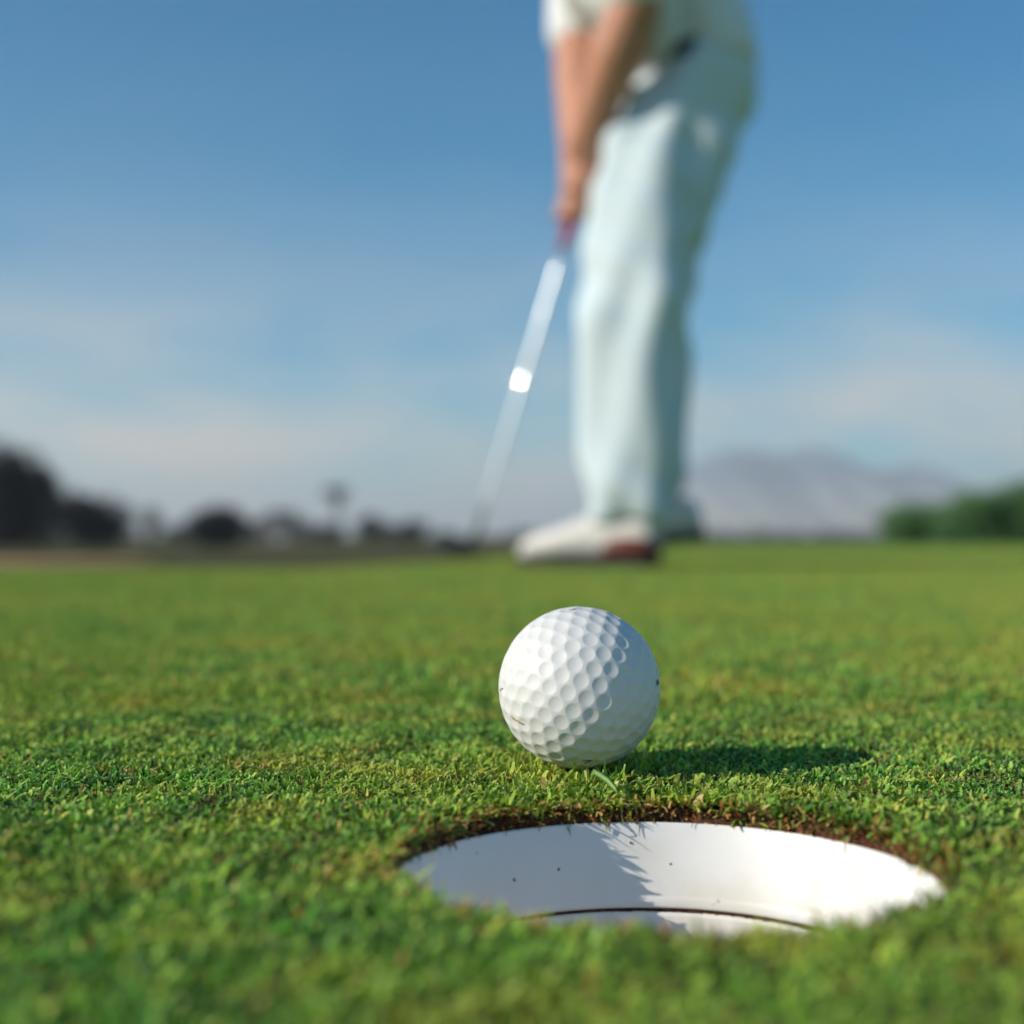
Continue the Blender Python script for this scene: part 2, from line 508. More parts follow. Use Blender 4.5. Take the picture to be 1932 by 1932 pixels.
obj('floor', quads_np('floor', *lathe([(.0513, -.0985), (.030, -.0975), (.012, -.0975), (.0115, -.0985), (.0115, -.104), (.0513, -.104)], close=True)), M['cup'], cup)
# packed dirt in the joint between sleeve and liner
Vd, Qd = lathe([(.0536, -.0225), (.0530, -.0227), (.0525, -.0230), (.0520, -.02335), (.0538, -.02335)], 240)
Vd[:, 2] += rng.normal(0, .00012, len(Vd)); 
obj('dirt_ring', quads_np('dirt_ring', Vd, Qd), M['soil'], cup)
for (px, py, s) in [(1054, 1640, .0004), (970, 1660, .0006), (1190, 1590, .0004), (1150, 1692, .0003), (1178, 1697, .0004), (900, 1610, .0003), (1265, 1630, .0003), (1080, 1700, .0003)]:
    v = P(px, py, 1.0) - Vector((0, 0, CAM_H))
    # meet the far wall of the sleeve
    r0 = .05255
    A = v.x ** 2 + v.y ** 2; B = -2 * (v.x * HX + v.y * HY); Cc = HX ** 2 + HY ** 2 - r0 ** 2
    s_ = (-B + math.sqrt(B * B - 4 * A * Cc)) / (2 * A)
    p = v * s_ + Vector((0, 0, CAM_H))
    mb = MB().ball(p, s * rng.uniform(.3, .6), .00012, s * rng.uniform(.4, 1.0), Matrix.Rotation(rng.uniform(-1, 1), 4, 'Y'), 8)
    obj('dirt_fleck', mesh('dirt_fleck', mb.V, mb.F), M['soil'], cup)

# ------------------------------------------------------------------ the grass of the green
def blade_mesh(name, x, y, z0, phi, th, bend, Ln, w, rnd, dead, zmax=None, twist=None):
    n = len(x)
    K = 4
    if twist is None: twist = rng.uniform(-.9, .9, n)
    pts = np.zeros((K, n, 3)); pts[0] = np.stack([x, y, z0], 1)
    for k in range(1, K):
        t = th + bend * (k - 1)
        pts[k] = pts[k - 1] + np.stack([np.sin(t) * np.cos(phi), np.sin(t) * np.sin(phi), np.cos(t)], 1) * (Ln / (K - 1))[:, None]
    if zmax is not None:
        top = pts[:, :, 2].max(0); f = np.minimum(1, np.maximum(zmax, .0003) / np.maximum(top, 1e-6))
        pts[:, :, 2] *= f[None]
    V = np.zeros((n, K, 2, 3)); prof = (.85, 1.0, .92, .55)
    for k in range(K):
        pa = phi + math.pi / 2 + twist * (k / (K - 1))
        wd = np.stack([np.cos(pa), np.sin(pa), .35 * np.sin(twist + k)], 1) * (w * prof[k] / 2)[:, None]
        V[:, k, 0] = pts[k] - wd; V[:, k, 1] = pts[k] + wd
    base = (np.arange(n) * K * 2)[:, None]
    Q = np.concatenate([base + np.array([2 * k, 2 * k + 1, 2 * k + 3, 2 * k + 2]) for k in range(K - 1)], 0)
    me = quads_np(name, V.reshape(-1, 3), Q)
    at = me.color_attributes.new('blade', 'FLOAT_COLOR', 'POINT')
    col = np.zeros((n, K, 2, 4), np.float32)
    col[..., 0] = rnd[:, None, None]; col[..., 1] = np.linspace(0, 1, K)[None, :, None]; col[..., 2] = dead[:, None, None]; col[..., 3] = 1
    at.data.foreach_set('color', col.ravel())
    me.materials.append(M['grass'])
    return me

def field(x, y, wl, seed):
    """smooth random field, about -1..1, with bumps of the size wl"""
    g = np.random.default_rng(seed); o = np.zeros(len(x))
    for q in range(9):
        an = g.uniform(0, 6.283); k = 6.283 / (wl * g.uniform(.7, 1.6))
        o += np.sin((x * math.cos(an) + y * math.sin(an)) * k + g.uniform(0, 6.283))
    return np.clip(o / 3.2, -1.2, 1.2)

def clumped(x, y, Ln, rnd, dead):
    n = len(x)
    h = .22 * field(x, y, .011, 1) + .16 * field(x, y, .005, 2)
    Ln = Ln * (1 + h)
    rnd = np.clip(rnd + .20 * field(x, y, .007, 3) + .16 * field(x, y, .03, 4), 0, 1)
    pd = rng.uniform(0, 1, n) < .16 * np.clip(field(x, y, .028, 5) + .5 * field(x, y, .009, 6) - .25, 0, 1.2)
    dead = np.where(pd, rng.uniform(.5, 1, n), dead)
    return Ln, rnd, dead

def blade_params(n, tall=1.0):
    phi = rng.uniform(0, 2 * math.pi, n)
    th = np.abs(rng.normal(.92, .40, n)).clip(0, 1.5)
    bend = rng.normal(.12, .45, n)
    Ln = rng.normal(.0040, .0010, n).clip(.0018, .0066) * tall
    w = rng.normal(.00084, .00028, n).clip(.0004, .0017)
    rnd = rng.beta(1.3, 1.5, n)
    dead = (rng.uniform(0, 1, n) < .09).astype(float) * rng.uniform(.55, 1, n)
    return phi, th, bend, Ln, w, rnd, dead

# single blades in the near field
Y0, Y1 = 0.13, 0.52
N = 290000
yy = np.sqrt(rng.uniform(Y0 ** 2, Y1 ** 2, N)); xx = rng.uniform(-1, 1, N) * (0.40 * yy + 0.055)
keep = rng.uniform(0, 1, N) < (0.40 * yy + 0.055) / yy / ((0.40 * Y0 + 0.055) / Y0) * 1.35
dx, dy = xx - HX, yy - HY
rr = np.hypot(dx, dy); aa = np.arctan2(dy, dx) % (2 * math.pi)
edge = HR + np.interp(aa, a, JAG, period=2 * math.pi)
over = rr - edge
keep &= (over > 0.0002) & ((rng.uniform(0, 1, N) < np.interp(over, [0, .001, .004, .010], [.45, .65, .9, 1.0])) | (dy < -.015))
keep &= rng.uniform(0, 1, N) < .80 + .5 * field(xx, yy, .008, 9)
xx, yy, over, aa = xx[keep], yy[keep], over[keep], aa[keep]
n = len(xx)
phi, th, bend, Ln, w, rnd, dead = blade_params(n)
Ln, rnd, dead = clumped(xx, yy, Ln, rnd, dead)
farside = (np.clip((yy - HY) / .05, -1, 1) * .5 + .5) * np.clip(.75 - (xx - HX) / .06, .25, 1) * np.clip(.75 + .6 * field(xx, yy, .012, 21), .1, 1)
Ln *= 1 - (1 - np.interp(over, [0, .004, .009], [.5, .72, 1.0])) * farside
z0 = rng.uniform(-.0002, .0016, n)
near = over < .006
kd = near & (rng.uniform(0, 1, n) < np.interp(over, [0, .002, .006], [.45, .30, .10]))
dead[kd] = rng.uniform(.6, 1, kd.sum())
lean = (over < .0035) & (rng.uniform(0, 1, n) < .38)                       # a few lean out over the hole
phi[lean] = aa[lean] + math.pi + rng.normal(0, .5, lean.sum()); th[lean] = rng.uniform(.6, 1.3, lean.sum())
low = dead > .5
th[low] = rng.uniform(.7, 1.5, low.sum()); Ln[low] *= rng.uniform(.6, 1.1, low.sum())
long_ = rng.uniform(0, 1, n) < .008
Ln[long_] *= 1.55; 
rb = np.hypot(xx - BX, yy - BY)
zmax = np.where(rb < BR * .97, BZ - np.sqrt(np.maximum(BR ** 2 - np.minimum(rb + .0012, BR) ** 2, 0)) + .0004, rng.normal(.0036, .0005, len(rb)))
def more(a_, b_): return np.concatenate([a_, b_])
ne = 4200                                                                  # torn straw and stems in the cut edge
ta = rng.uniform(0, 2 * math.pi, ne)
re_ = HR + np.interp(ta, a, JAG, period=2 * math.pi) + rng.normal(.0012, .0014, ne).clip(0, .006)
xx, yy = more(xx, HX + re_ * np.cos(ta)), more(yy, HY + re_ * np.sin(ta))
z0, phi = more(z0, rng.uniform(-.0024, .0014, ne)), more(phi, ta + math.pi + rng.normal(0, 1.1, ne))
th, bend = more(th, rng.uniform(.9, 1.75, ne)), more(bend, rng.normal(.1, .4, ne))
Ln, w = more(Ln, rng.gamma(3, .0007, ne).clip(.0006, .0050)), more(w, rng.uniform(.0003, .0008, ne))
rnd, dead, zmax = more(rnd, rng.uniform(0, 1, ne)), more(dead, (rng.uniform(0, 1, ne) < .68) * 1.0), more(zmax, np.full(ne, .003))
g1 = blade_mesh('grass', xx, yy, z0, phi, th, bend, Ln, w, rnd, dead, zmax)
print('blades', n)
grass = tag(obj('grass', g1), 'short mown green grass round the hole and the ball', 'grass', kind='stuff')

# the rest of the green: mats of the same blades, spread by geometry nodes
mats = bpy.data.collections.new('grass_mats')
for i in range(18):
    m_ = 1180
    rad = .0235 * np.sqrt(rng.uniform(0, 1, m_)); an = rng.uniform(0, 6.283, m_)
    pr = list(blade_params(m_)); mx_, my_ = rad * np.cos(an) + i * .37, rad * np.sin(an) + i * .53
    pr[3], pr[5], pr[6] = clumped(mx_, my_, pr[3], pr[5], pr[6])
    me = blade_mesh('mat', rad * np.cos(an), rad * np.sin(an), rng.uniform(-.0002, .0016, m_), *pr)
    mats.objects.link(bpy.data.objects.new('mat', me))
pts = []
def spread(y0, y1, step, half):
    for y in np.arange(y0, y1, step):
        h = half(y)
        for x in np.arange(-h, h, step):
            px, py = x + rng.uniform(-.4, .4) * step, y + rng.uniform(-.4, .4) * step
            if Y0 + .004 < py < Y1 - .004 and abs(px) < 0.40 * py + 0.055 - .008: continue
            if math.hypot(px - HX, py - HY) < .08: continue
            pts.append((px, py))
spread(-.02, 1.3, .024, lambda y: .55 * max(y, .1) + .22)
spread(1.3, 6.2, .031, lambda y: .60 * y + .5)
pts = np.array(pts)
pz = terrain(pts[:, 0], pts[:, 1])
me = bpy.data.meshes.new('outer_grass')
me.vertices.add(len(pts)); me.vertices.foreach_set('co', np.column_stack([pts, pz]).astype(np.float32).ravel()); me.update()
og = tag(obj('outer_grass', me), 'short mown green grass of the wide putting green', 'grass', kind='stuff')
ng = bpy.data.node_groups.new('spread_mats', 'GeometryNodeTree')
ng.interface.new_socket('Geometry', in_out='INPUT', socket_type='NodeSocketGeometry')
ng.interface.new_socket('Geometry', in_out='OUTPUT', socket_type='NodeSocketGeometry')
gi, go = ng.nodes.new('NodeGroupInput'), ng.nodes.new('NodeGroupOutput')
ci = ng.nodes.new('GeometryNodeCollectionInfo'); ci.inputs['Collection'].default_value = mats
ci.inputs['Separate Children'].default_value = True
iop = ng.nodes.new('GeometryNodeInstanceOnPoints'); iop.inputs['Pick Instance'].default_value = True
rv = ng.nodes.new('FunctionNodeRandomValue'); rv.data_type = 'FLOAT_VECTOR'
rv.inputs['Min'].default_value = (-.03, -.03, 0); rv.inputs['Max'].default_value = (.03, .03, 6.283)
e2r = ng.nodes.new('FunctionNodeEulerToRotation')
ng.links.new(rv.outputs[0], e2r.inputs[0]); ng.links.new(e2r.outputs[0], iop.inputs['Rotation'])
ng.links.new(gi.outputs[0], iop.inputs['Points']); ng.links.new(ci.outputs[0], iop.inputs['Instance'])
ng.links.new(iop.outputs[0], go.inputs[0])
og.modifiers.new('spread', 'NODES').node_group = ng

# ------------------------------------------------------------------ golf ball
def geodesic(b_, c_):
    ph = (1 + 5 ** .5) / 2
    v = np.array([(-1, ph, 0), (1, ph, 0), (-1, -ph, 0), (1, -ph, 0), (0, -1, ph), (0, 1, ph), (0, -1, -ph), (0, 1, -ph), (ph, 0, -1), (ph, 0, 1), (-ph, 0, -1), (-ph, 0, 1)], float)
    v /= np.linalg.norm(v[0])
    f = [(0, 11, 5), (0, 5, 1), (0, 1, 7), (0, 7, 10), (0, 10, 11), (1, 5, 9), (5, 11, 4), (11, 10, 2), (10, 7, 6), (7, 1, 8),
         (3, 9, 4), (3, 4, 2), (3, 2, 6), (3, 6, 8), (3, 8, 9), (4, 9, 5), (2, 4, 11), (6, 2, 10), (8, 6, 7), (9, 8, 1)]
    e1, e2 = np.array((1, 0)), np.array((.5, 3 ** .5 / 2))
    A = b_ * e1 + c_ * e2
    B = np.array([[.5, -3 ** .5 / 2], [3 ** .5 / 2, .5]]) @ A
    Mi = np.linalg.inv(np.stack([A, B], 1))
    out = []
    for t in f:
        for i in range(-b_ - c_, 2 * (b_ + c_)):
            for k in range(-b_ - c_, 2 * (b_ + c_)):
                u, w_ = Mi @ (i * e1 + k * e2)
                if u > -1e-9 and w_ > -1e-9 and u + w_ < 1 + 1e-9:
                    q = (1 - u - w_) * v[t[0]] + u * v[t[1]] + w_ * v[t[2]]
                    out.append(q / np.linalg.norm(q))
    out = np.array(out)
    _, i = np.unique(np.round(out, 5), axis=0, return_index=True)
    return out[i], v, f
dim, icv, icf = geodesic(5, 1)
for _ in range(60):                                       # even the spacing out
    D_ = dim[:, None] - dim[None]; d2 = (D_ ** 2).sum(2) + np.eye(len(dim))
    F_ = (D_ / d2[..., None] ** 3 * (1 - np.eye(len(dim)))[..., None]).sum(1)
    F_ *= 0.006 / np.abs(F_).max()
    dim = dim + F_; dim /= np.linalg.norm(dim, axis=1)[:, None]
fc = Vector(icv[list(icf[15])].mean(0)).normalized()
q1 = fc.rotation_difference(Vector((0, -1, 0)))
ROTB = Matrix.Rotation(R(8), 3, 'X') @ Matrix.Rotation(R(14), 3, 'Y') @ q1.to_matrix()
dim = dim @ np.array(ROTB).T
bm = bmesh.new()
bmesh.ops.create_icosphere(bm, subdivisions=8, radius=1.0)
bme = bpy.data.meshes.new('cover'); bm.to_mesh(bme); bm.free()
co = np.zeros(len(bme.vertices) * 3, np.float32); bme.vertices.foreach_get('co', co); co = co.reshape(-1, 3).astype(float)
co /= np.linalg.norm(co, axis=1)[:, None]
best = np.zeros(len(co))
for s0 in range(0, len(co), 20000): best[s0:s0 + 20000] = (co[s0:s0 + 20000] @ dim.T).max(1)
rho = np.arccos(np.clip(best, -1, 1)) * BR
ad = .00203
tt = np.clip(1 - (rho / ad) ** 2, 0, 1)
depth = .00034 * np.sqrt(tt ** 2 + .0006) - .00034 * math.sqrt(.0006)
co2 = co * (BR - depth)[:, None]
bme.vertices.foreach_set('co', co2.astype(np.float32).ravel())
bme.polygons.foreach_set('use_smooth', [True] * len(bme.polygons)); bme.update()
ball = empty('golf_ball', (BX, BY, BZ - BR))
tag(ball, 'white dimpled golf ball resting on the grass just behind the hole', 'golf ball')
bo = obj('cover', bme, M['ball']); bo.parent = ball; bo.location = (0, 0, BR)

def on_ball(px, py):
    """point of the ball that a photo pixel shows, relative to its centre"""
    o = Vector((0, 0, CAM_H)); v = (P(px, py, 1.0) - o).normalized(); oc = o - Vector((BX, BY, BZ))
    b_ = oc.dot(v); disc = b_ * b_ - (oc.length_squared - BR * BR)
    return oc + v * (-b_ - math.sqrt(max(disc, 0)))
def ink(strokes, width, name='printed_mark', mat=None, lift=.00004):
    mb = MB()
    for st in strokes:
        p = [on_ball(*q).normalized() for q in st]
        fine = []
        for i in range(len(p) - 1):
            for t in np.linspace(0, 1, 6)[:-1]: fine.append(p[i].lerp(p[i + 1], t).normalized())
        fine.append(p[-1])
        V = []; F = []
        for i, q in enumerate(fine):
            d = (fine[min(i + 1, len(fine) - 1)] - fine[max(i - 1, 0)])
            s = q.cross(d).normalized() * width / 2
            c = Vector((0, 0, BR)) + q * (BR + lift)
            V += [tuple(c - s), tuple(c + s)]
            if i: F.append((2 * i - 2, 2 * i - 1, 2 * i + 1, 2 * i))
        mb.add((V, F))
    o = obj(name, mesh(name, mb.V, mb.F), mat or M['ink']); o.parent = ball
    return o
ink([[(1098, 1434), (1116, 1434.5), (1102, 1440)]], .0004)
ink([[(1072, 1151), (1082, 1148.5), (1088, 1149.5), (1076, 1152)]], .00032)
ink([[(944, 1292), (943, 1300), (946, 1305)], [(948, 1298), (944.5, 1302)]], .00024)
ink([[(1240, 1284), (1243, 1288), (1239, 1291)]], .0007)
ink([[(1238, 1262), (1239, 1272)]], .00018)

st = MB().tube([Vector((BX, BY, BZ)) + on_ball(x, y).normalized() * (BR + .00012) for x, y in ((965, 1352), (970, 1357), (976, 1359), (981, 1363), (986, 1365))], [.00008, .00016, .00018, .0002, .00006], 6)
tag(st.build('dry_straw', M['straw']), 'tiny curled dry straw stuck to the lower left of the ball', 'straw')
# one wide pale blade lying on the turf before the ball
pp = [P(1122, 1456, .336), P(1133, 1462, .334), P(1147, 1472, .332), P(1160, 1486, .329), P(1166, 1496, .328)]
V = []; F = []
for i, p in enumerate(pp):
    s = Vector((.65, .15, .75)).normalized() * (.0006, .0008, .0008, .0006, .0002)[i]
    up = Vector((-.6, -.5, .4)) * .00018
    V += [tuple(p - s), tuple(p + up), tuple(p + s), tuple(p - up * .2)]
    if i:
        a0 = 4 * (i - 1)
        F += [(a0 + k, a0 + (k + 1) % 4, a0 + 4 + (k + 1) % 4, a0 + 4 + k) for k in range(4)]
F += [(3, 2, 1, 0), (16, 17, 18, 19)]
tag(obj('grass_blade', mesh('grass_blade', V, F), M['leafblade']), 'wide pale green blade of grass folded over in front of the ball', 'grass blade')

# ------------------------------------------------------------------ golfer
DL, DR = 2.64, 2.96                      # depth of left (near) and right (far) foot
DH = 2.77                                # depth of the hands and the putter
person = empty('person', (0.2, 2.8, 0.0))
tag(person, 'person in white shirt and pale trousers bending over a putter', 'person')
UX, UY, UZ = Vector((1, 0, 0)), Vector((0, 1, 0)), Vector((0, 0, 1))

def legs_rings(rows, d0, d1, k=28):
    out = []
    for (y, xl, xr, dep, rot, fl) in rows:
        d = d0 + (d1 - d0) * dep
        c = P((xl + xr) / 2, y, d); ru = (xr - xl) / 2 * d / FPX
        u = Vector((math.cos(rot), math.sin(rot), 0)); v = Vector((-math.sin(rot), math.cos(rot), 0))
        out.append(ring(c, u, v, ru * 1.02, ru * fl, k, 3.2))
    return loft(out)
tr = MB()
tr.add(legs_rings([(986, 1112, 1246, 0, -.40, .72), (960, 1104, 1254, 0, -.45, .74), (925, 1100, 1262, 0, -.5, .74), (870, 1098, 1272, 0, -.5, .74), (780, 1094, 1277, 0, -.5, .74), (690, 1091, 1280, 0, -.5, .75),
                   (590, 1090, 1284, 0, -.5, .76), (500, 1100, 1286, .03, -.46, .78), (410, 1113, 1292, .08, -.40, .82), (320, 1136, 1300, .14, -.34, .9), (240, 1162, 1302, .2, -.3, .95), (175, 1196, 1300, .28, -.2, 1.0)], DL, DR))
tr.add(legs_rings([(945, 1135, 1280, 0, -.1, .8), (890, 1130, 1292, 0, -.1, .8), (780, 1130, 1296, 0, 0, .8), (590, 1128, 1303, 0, 0, .82), (500, 1142, 1318, .03, 0, .85),
                   (410, 1165, 1345, .08, 0, .9), (320, 1190, 1378, .14, 0, .9), (240, 1215, 1402, .2, 0, .9), (175, 1232, 1404, .28, 0, .9)], DR, DL))
YAW = .36                                # the hips and trunk are turned a little towards the camera
hipc = lambda y, xl, xr, w_: ring(P((xl + xr) / 2, y, 2.80), Vector((math.cos(YAW), math.sin(YAW), 0)), Vector((-math.sin(YAW), math.cos(YAW), 0)), (xr - xl) / 2 * 2.8 / FPX * .98, w_, 28, 2.6)
tr.add(loft([hipc(400, 1190, 1330, .10), hipc(340, 1185, 1352, .13), hipc(290, 1180, 1374, .15), hipc(230, 1178, 1396, .168), hipc(180, 1186, 1402, .174), hipc(140, 1208, 1402, .168), hipc(112, 1232, 1396, .16)]))
tr.chain([P(1288, 420, 2.70), P(1300, 330, 2.70), P(1318, 240, 2.72), P(1310, 175, 2.74)], [.050, .068, .080, .070])
tr.chain([P(1235, 260, 2.74), P(1262, 165, 2.76)], [.07, .06])
tro = tr.build('trousers', M['trousers'], person, voxel=.008, sm=3)
# folds in the cloth
co = np.zeros(len(tro.data.vertices) * 3, np.float32); tro.data.vertices.foreach_get('co', co); co = co.reshape(-1, 3)
nn = np.zeros(len(tro.data.vertices) * 3, np.float32); tro.data.vertices.foreach_get('normal', nn); nn = nn.reshape(-1, 3)
f = .0058 * np.sin(co[:, 2] * 38 + co[:, 0] * 31 + 2 * np.sin(co[:, 2] * 9)) + .0048 * np.sin(co[:, 2] * 17 - co[:, 0] * 50 + co[:, 1] * 20)
f *= .5 + .8 * np.exp(-((co[:, 2] - .12) / .1) ** 2) + .7 * np.exp(-((co[:, 2] - .5) / .1) ** 2) + .6 * np.exp(-((co[:, 2] - .85) / .1) ** 2)
tro.data.vertices.foreach_set('co', (co + nn * f[:, None]).ravel()); tro.data.update()
bl = loft([hipc(150, 1192, 1372, .158), hipc(146, 1190, 1373, .160), hipc(122, 1198, 1370, .156), hipc(118, 1202, 1368, .154)])
mb = MB().add(bl); belt = mb.build('belt', M['belt'], person)
mb = MB().box(P(1225, 113, 2.80), .012, .05, .04); mb.build('buckle', M['buckle'], belt)
belt.children[0].matrix_parent_inverse = Matrix.Identity(4); belt.children[0].location = -Vector((0, 0, 0))

# joints
SH_L, EL_L, WR_L = P(1170, -270, 2.56), P(1202, 5, 2.58), P(1102, 268, 2.72)
SH_R, EL_R, WR_R = P(1106, -265, 2.98), P(1094, 40, 2.92), P(1092, 300, 2.82)
GRIP_T, GRIP_B = P(1118, 292, DH), P(1064, 462, DH)
gd = (GRIP_B - GRIP_T).normalized()
NECK, HEADC = P(1080, -330, 2.80), P(1010, -430, 2.80)
sk = MB()
def hand(wrist, t, far):
    """closed on the grip: palm on one side, four fingers round it, thumb down the front; t = metres down the grip"""
    c = GRIP_T + gd * t
    side = Vector((0, 1 if far else -1, 0)); side = (side - gd * side.dot(gd)).normalized()
    fr = gd.cross(side).normalized()
    if fr.x > 0: fr = -fr                                    # away from the body
    palm = c + side * .026 + fr * .004
    sk.chain([wrist, palm - gd * .03, palm + gd * .012], [.037, .037, .031])
    sk.capsule(palm - gd * .022 + fr * .012, palm + gd * .024 + fr * .012, .022, .019)
    for i, (off, ln, rr) in enumerate(((-.030, .85, .0085), (-.010, 1.0, .0090), (.010, .98, .0090), (.029, .9, .0085))):
        cc = c + gd * off * 1.12; ang = [0, 55, 115, 165, 215]; q = []
        for a_ in ang:
            a_ = R(a_ * ln)
            q.append(cc + (side * math.cos(a_) + fr * math.sin(a_)) * (.0275))
        sk.chain(q, [rr * 1.5, rr * 1.4, rr * 1.3, rr * 1.2, rr * 1.05])
    b0 = palm - gd * .03 - fr * .006
    sk.chain([b0, c + fr * .012 + side * .026 - gd * .002, c + fr * .024 + side * .010 + gd * .026, c + fr * .023 + side * .003 + gd * .046], [.014, .011, .0098, .008])
hand(WR_L, .055, False)
hand(WR_R, .100, True)
for s_, e_, w_ in ((SH_L, EL_L, WR_L), (SH_R, EL_R, WR_R)):
    m1 = s_.lerp(e_, .5); m2 = e_.lerp(w_, .35)
    sk.chain([s_, m1, e_], [.064, .058, .050]); sk.chain([e_, m2, w_], [.050, .055, .036])
PEL, CHEST = P(1310, 150, 2.80), P(1150, -180, 2.80)
sk.chain([PEL, PEL.lerp(CHEST, .5), CHEST, NECK], [.06, .06, .065, .052])
sk.capsule(SH_L, SH_R, .05, .05)
sk.chain([NECK, HEADC.lerp(NECK, .45)], [.056, .055])
# head looks down at the ball line
hd = Matrix.Rotation(R(-48), 4, 'Y')
sk.ball(HEADC, .095, .076, .115, hd)
fwd = (hd @ Vector((-1, 0, 0))); upv = hd @ Vector((0, 0, 1))
sk.ball(HEADC + fwd * .035 - upv * .06, .055, .052, .06, hd)
sk.chain([HEADC + fwd * .092 + upv * .012, HEADC + fwd * .116 - upv * .028], [.009, .014])
for s_ in (-1, 1): sk.ball(HEADC + UY * s_ * .078 - upv * .005, .018, .008, .03, hd)
sk.chain([HEADC + fwd * .082 - UY * .022 - upv * .068, HEADC + fwd * .086 - upv * .067, HEADC + fwd * .082 + UY * .022 - upv * .068], [.008, .010, .008])
for (xk, d_, lst) in ((0, DL, (1192, 580, 1180, 985, 1300)), (1, DR, (1215, 580, 1215, 985, 1320))):
    H_ = P(lst[4], 200, 2.72 if xk == 0 else 2.88); K_ = P(lst[0], lst[1], d_); A_ = P(lst[2], lst[3], d_)
    sk.chain([PEL, H_, K_, A_], [.06, .050, .042, .028]); sk.capsule(A_, A_ + Vector((-.01, 0, -.03)), .028, .024)
sk.build('body', M['skin'], person, voxel=.0042, sm=2)
for s_ in (-1, 1):
    MB().ball(HEADC + fwd * .078 + UY * s_ * .030 + upv * .012, .008, .010, .007, hd, 10).build('eye', M['eye'], person)
hr = MB().ball(HEADC + upv * .022 - fwd * .018, .098, .084, .108, hd); hr.build('hair', M['hair'], person, voxel=.006, sm=1)

# shirt: leaning trunk, loose front, short sleeves
shm = MB()
def tor(y, xl, xr, w_, d=2.80): return ring(P((xl + xr) / 2, y, d), Vector((.93 * math.cos(YAW), .93 * math.sin(YAW), -.25)), Vector((-math.sin(YAW), math.cos(YAW), 0)), (xr - xl) / 2 * d / FPX, w_, 28, 2.3)
shm.add(loft([tor(146, 1222, 1406, .176), tor(124, 1214, 1408, .181), tor(100, 1204, 1406, .180), tor(70, 1190, 1404, .180), tor(20, 1165, 1396, .176), tor(-60, 1110, 1372, .182), tor(-150, 1060, 1335, .19), tor(-240, 1035, 1280, .185), tor(-310, 1030, 1200, .14), tor(-340, 1050, 1150, .07)]))
shm.chain([P(1185, -20, 2.80), P(1135, 90, 2.84)], [.075, .02])            # loose front hanging down between the arms
shm.chain([P(1240, 70, 2.72), P(1190, -40, 2.70)], [.075, .10])
shm.capsule(SH_L, SH_R, .082, .082)
shm.chain([P(1150, -60, 2.80), P(1120, -180, 2.80), P(1090, -280, 2.80)], [.12, .125, .085])
shm.chain([SH_L, SH_L.lerp(EL_L, .86)], [.082, .068])
shm.chain([SH_R, SH_R.lerp(EL_R, .45), SH_R.lerp(EL_R, 1.06)], [.082, .072, .070])
sho = shm.build('shirt', M['shirt'], person, voxel=.007, sm=3)
mb = MB().tube([NECK + Vector((.05, 0, -.01)), NECK + Vector((-.01, 0, .035))], [.078, .068], 20); mb.build('collar', M['shirt'], sho)

# shoes
def shoe(toe, heel, ground, pitch, panel=True):
    """toe and heel are ground points"""
    axis = (toe - heel); Ln = axis.length; ax = axis.normalized(); sd = Vector((-ax.y, ax.x, 0)); up = Vector((0, 0, 1))
    if pitch:
        ax = (ax * math.cos(pitch) - up * math.sin(pitch)).normalized(); up = sd.cross(ax).normalized(); up = up if up.z > 0 else -up
    org = toe
    def pt(t, s, h): return org - ax * Ln * (1 - t) + sd * s + up * h
    prof = [(.0, .030, .078), (.03, .036, .092), (.12, .039, .100), (.25, .040, .106), (.38, .042, .104), (.5, .046, .097), (.62, .051, .084), (.75, .053, .072), (.87, .048, .062), (.95, .038, .052), (.99, .020, .038)]
    rows = []
    for t, hw, h in prof:
        k = 18; r_ = []
        for q in range(k):
            a_ = 2 * math.pi * q / k; cs, sn = math.cos(a_), math.sin(a_)
            cs = math.copysign(abs(cs) ** .75, cs); sn = math.copysign(abs(sn) ** .8, sn)
            r_.append(pt(t, hw * cs, .016 + (h - .016) * (.5 + .5 * sn)))
        rows.append(r_)
    root = empty('shoe', tuple(heel)); root.parent = person; root.matrix_parent_inverse = Matrix.Translation(-person.location)
    def part(name, mb, mat, **kw):
        o = mb.build(name, mat, None, **kw); o.parent = root; o.matrix_parent_inverse = Matrix.Translation(-heel); return o
    part('upper', MB().add(loft(rows)), M['shoe'])
    rows = []
    for h, gr in ((0, .96), (.004, 1.0), (.017, 1.02), (.019, .99)):
        r_ = []
        for t, hw, _ in prof: r_.append(pt(.5 + (t - .5) * (1 + .02 * gr), (hw + .003) * gr, h))
        for t, hw, _ in reversed(prof): r_.append(pt(.5 + (t - .5) * (1 + .02 * gr), -(hw + .003) * gr, h))
        rows.append(r_)
    part('sole', MB().add(loft(rows)), M['sole'])
    rows = []                                                    # saddle panel wrapped round the heel
    for t, hw, h in [(-.005, .028, .058), (.02, .038, .064), (.10, .0425, .067), (.20, .044, .067), (.29, .045, .060), (.34, .044, .044)]:
        k = 18; r_ = []
        for q in range(k):
            a_ = 2 * math.pi * q / k; cs, sn = math.cos(a_), math.sin(a_)
            cs = math.copysign(abs(cs) ** .6, cs); sn = math.copysign(abs(sn) ** .6, sn)
            r_.append(pt(t, hw * cs, .0185 + (h - .0185) * (.5 + .5 * sn)))
        rows.append(r_)
    if panel: part('heel_panel', MB().add(loft(rows)), M['heel'])
    lc = MB()
    for t in (.42, .48, .54):
        h = np.interp(t, [p_[0] for p_ in prof], [p_[2] for p_ in prof])
        lc.tube([pt(t, -.022, h - .006), pt(t, 0, h + .003), pt(t, .022, h - .006)], .0025, 6)
    part('lace', lc, M['shoe'])
gz = .0032
toeL = P(984, 1062, 2.74); toeL.z = gz
heelL = Vector((.272, 2.62, gz))
